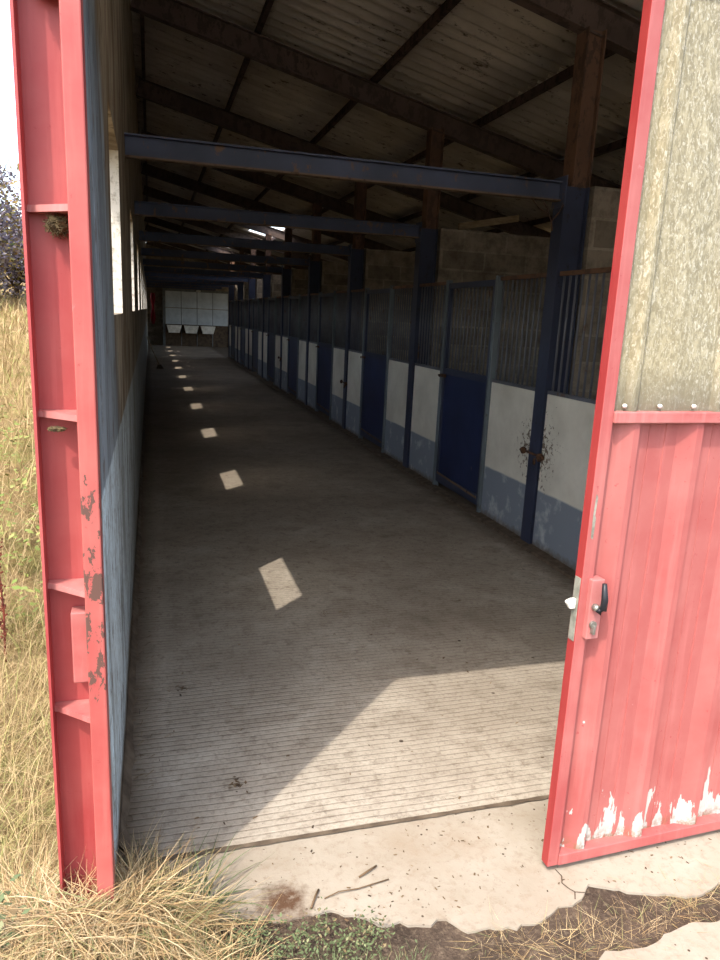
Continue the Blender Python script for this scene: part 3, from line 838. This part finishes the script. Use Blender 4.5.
# green weeds at the edge of the apron
def pk_green(r):
    t_ = r.random(); x = .05 + .62*t_; y = 1.585 - .16*t_ - .30*r.random() + .05*r.random()
    return x, y
o = field('green_weeds', 'green_weed', 3600, pk_green, (.015,.055), (.0015,.0035), (.2,1.2), (.2,1.2), 14, None, 3)
tag(o, 'short green weeds sprouting at the front edge of the concrete apron', 'weed', kind='stuff')
leafy('herb_patch', 'green_weed', [(.16+.05*i, 1.56-.011*i+.03*((i*7)%3), .05) for i in range(9)], 100, .012, .03, 'low green herb leaves in front of the apron', 22, kind='stuff')
leafy('herb_patch', 'green_weed', [(-.40,1.62,.26),(-.45,1.58,.26)], 120, .03, .035, 'small green herb among the straw at the lower left', 23, kind='stuff')
# blades of longer green grass leaning onto the apron
def pk_gb(r): return (.0+.12*r.random(), 1.66 + .14*r.random())
o = field('green_grass', 'green_weed', 130, pk_gb, (.14,.30), (.003,.006), (.6,1.3), (.4,1.2), 15)
tag(o, 'longer green blades leaning over the left corner of the apron', 'grass', kind='stuff')
# straw scattered on the soil right of centre
def pk_sc(r):
    t_ = r.random(); x = .82 + .95*t_
    return x, 1.40 + .035*math.sin(x*9) + r.gauss(0, .035)
o = field('loose_straw', 'straw', 2600, pk_sc, (.03,.13), (.0008,.0019), (1.2,1.56), (-.15,.5), 16, lambda x, y: -.014, 4)
tag(o, 'loose straw lying in the gutter between the two concrete strips', 'straw', kind='stuff')
# litter of chips and twigs on apron and floor
rnd = random.Random(31); bm = bmn()
for i in range(700):
    if i % 3: x = rnd.uniform(.15, 2.5); y = rnd.uniform(1.55, 1.93); z = -.004
    else: x = rnd.uniform(0, 2.6); y = 1.98 + 3*rnd.random()**1.5; z = .002
    L = .0015 + (.0055 if i % 3 else .010)*rnd.random()**2; a = rnd.uniform(0, PI); w = L*rnd.uniform(.25,.6)
    d = Vector((math.cos(a), math.sin(a), 0)); s = Vector((-d.y, d.x, 0)); p = Vector((x, y, z))
    vs = [bm.verts.new(q) for q in (p-d*L-s*w, p+d*L-s*w*.4, p+d*L*.7+s*w, p-d*L*.8+s*w*.7, p+Vector((0,0,w*.8)))]
    for k in range(4): bm.faces.new((vs[k], vs[(k+1)%4], vs[4]))
for i in range(120):
    x = XL+.02+abs(rnd.gauss(0,.05)); y = 1.96+3*rnd.random(); a = rnd.uniform(0,PI); L = rnd.uniform(.01,.05)
    tube(bm, [(x, y, .003), (x+math.cos(a)*L*.5+.002, y+math.sin(a)*L*.5, .005), (x+math.cos(a)*L, y+math.sin(a)*L, .003)], .001, 3)
o = obj('floor_litter', bm, 'litter'); tag(o, 'tiny chips and stalks littering threshold and floor', 'litter', kind='stuff')
def twig(pts, r, lab, mat='litter'):
    bm = bmn(); tube(bm, pts, r, 6); tag(obj('twig', bm, mat, smooth=True), lab, 'twig')
twig([(.575,1.745,-.001),(.60,1.752,.006),(.64,1.775,.001)], .003, 'short brown twig on the apron near the threshold')
twig([(.455,1.69,-.001),(.50,1.70,.004),(.56,1.70,.002),(.66,1.715,.001)], .0018, 'long thin twig lying across the apron')
twig([(.41,1.665,-.001),(.43,1.70,.004),(.445,1.725,.0)], .0032, 'stubby brown twig next to the dark stain on the apron')
def leafclump(x, y, lab, seed, n=26, s=.022):
    rnd = random.Random(seed); bm = bmn()
    for i in range(n):
        p = Vector((x+rnd.gauss(0,s*.7), y+rnd.gauss(0,s*.9), .003+rnd.random()*.012)); a = rnd.uniform(0, 2*PI); L = rnd.uniform(.4,1.)*s
        d = Vector((math.cos(a), math.sin(a), rnd.uniform(-.2,.3))); q = Vector((-math.sin(a), math.cos(a), 0))*L*.25
        bm.faces.new([bm.verts.new(v) for v in (p-d*L*.5, p+q, p+d*L*.5, p-q)])
    tag(obj('dry_leaf_clump', bm, 'litter'), lab, 'dry leaves')
leafclump(.268, 2.255, 'small dark clump of dry leaves on the shaded floor near the entrance', 3)
leafclump(.10, 2.97, 'few crumbs of straw on the floor beside the left wall', 4, 14)
leafclump(.92, 3.66, 'pair of dark crumbs in the middle of the aisle floor', 5, 12, .014)
rnd = random.Random(8)
for i, (x, y, s, lab) in enumerate([(.735,1.465,.016,'pale stone at the edge of the dark soil, left one'),(.625,1.42,.012,'small pale stone half sunk in the dark soil'),(1.20,1.49,.018,'white stone on the soil beside the apron crack')]):
    bm = bmn(); blob(bm, (x, y, -.03+s*.4), (s, s*.7, s*.5), 2, .4, i+2); tag(obj('stone', bm, 'stone'), lab, 'stone')
# bush behind the meadow and a bare twig against the sky
def bush(cx, cy, rx, ry, z0, z1, n, size, mat, lab, seed, name='shrub'):
    rnd = random.Random(seed); r = thing(name, lab, 'shrub', (cx, cy, z0))
    bm = bmn()
    tube(bm, [(0,0,-.3),(0.05,0,(z1-z0)*.35)], [.09,.05], 7)
    for i in range(22):
        a = rnd.uniform(0,2*PI); q = rnd.uniform(.3,.95); zz = rnd.uniform(.35,.95)*(z1-z0)
        tube(bm, [(0,0,(z1-z0)*.12),(rx*q*.5*math.cos(a), ry*q*.5*math.sin(a), zz*.6),(rx*q*math.cos(a), ry*q*math.sin(a), zz)], [.03,.018,.006], 5)
    obj('branches', bm, 'bark', r)
    bm = bmn(); zc = (z1-z0)*.5
    for i in range(n):
        v = Vector((rnd.gauss(0,1), rnd.gauss(0,1), rnd.gauss(0,1))).normalized()*(rnd.random()**.45)
        k = 1 + .35*noise.noise(v*2.5+Vector((seed,0,0)))
        p = Vector((v.x*rx*k, v.y*ry*k, zc + v.z*zc*k)); L = size*rnd.uniform(.6,1.3)
        d = Vector((rnd.gauss(0,1), rnd.gauss(0,1), rnd.gauss(0,.7))).normalized(); s = d.orthogonal().normalized()*L*.3
        bm.faces.new([bm.verts.new(q) for q in (p-d*L*.5, p+s, p+d*L*.5, p-s)])
    obj('foliage', bm, mat, r)
bush(-4.3, 19.5, 1.5, 1.5, 1.5, 5.7, 9000, .13, 'plum_leaf', 'purple brown leafed shrub against the sky at the left edge', 41)
bush(-3.6, 22.5, 1.3, 1.2, 1.7, 4.4, 5200, .12, 'plum_leaf', 'lower mixed green and plum shrub right beside the column edge', 42)

# ------------------------------------------------------------------ light
sd = Vector((.486, .50, -1)).normalized()
L = bpy.data.lights.new('sun', 'SUN'); L.energy = 2.75; L.angle = math.radians(.53); L.color = (1, .94, .86)
so = bpy.data.objects.new('sun', L); C.objects.link(so); so.rotation_euler = sd.to_track_quat('-Z', 'Y').to_euler(); so.location = (-10, -10, 20)
w = bpy.data.worlds.new('World'); sc.world = w; w.use_nodes = True
nt = w.node_tree; bg = nt.nodes['Background']
sky = nt.nodes.new('ShaderNodeTexSky'); sky.sky_type = 'NISHITA'; sky.sun_disc = False
sky.sun_elevation = math.radians(55.1); sky.sun_rotation = math.atan2(-.514, -.53); sky.air_density = 1.0; sky.dust_density = 2.5; sky.ozone_density = 1.0
hs = nt.nodes.new('ShaderNodeHueSaturation'); hs.inputs['Saturation'].default_value = .68
nt.links.new(sky.outputs[0], hs.inputs['Color']); nt.links.new(hs.outputs[0], bg.inputs[0]); bg.inputs[1].default_value = .40

# ------------------------------------------------------------------ camera
cam = bpy.data.cameras.new('camera'); co = bpy.data.objects.new('camera', cam); C.objects.link(co)
cam.sensor_fit = 'HORIZONTAL'; cam.sensor_width = 36; cam.lens = 36*712/720; cam.clip_start = .05; cam.clip_end = 200
Xr = Vector((.96021448, -.27559435, .04512096)); Yd = Vector((-.01901704, -.22572489, -.97400545)); Zf = Vector((.27861532, .93439608, -.2219853))
M = Matrix((( Xr.x, -Yd.x, -Zf.x, 0), (Xr.y, -Yd.y, -Zf.y, 0), (Xr.z, -Yd.z, -Zf.z, 1.65), (0,0,0,1)))
co.matrix_world = M; sc.camera = co
vs = sc.view_settings; vs.view_transform = 'Standard'; vs.look = 'None'; vs.gamma = 1; vs.use_curve_mapping = False; vs.exposure = .76
sc.cycles.max_bounces = 10; sc.cycles.diffuse_bounces = 7
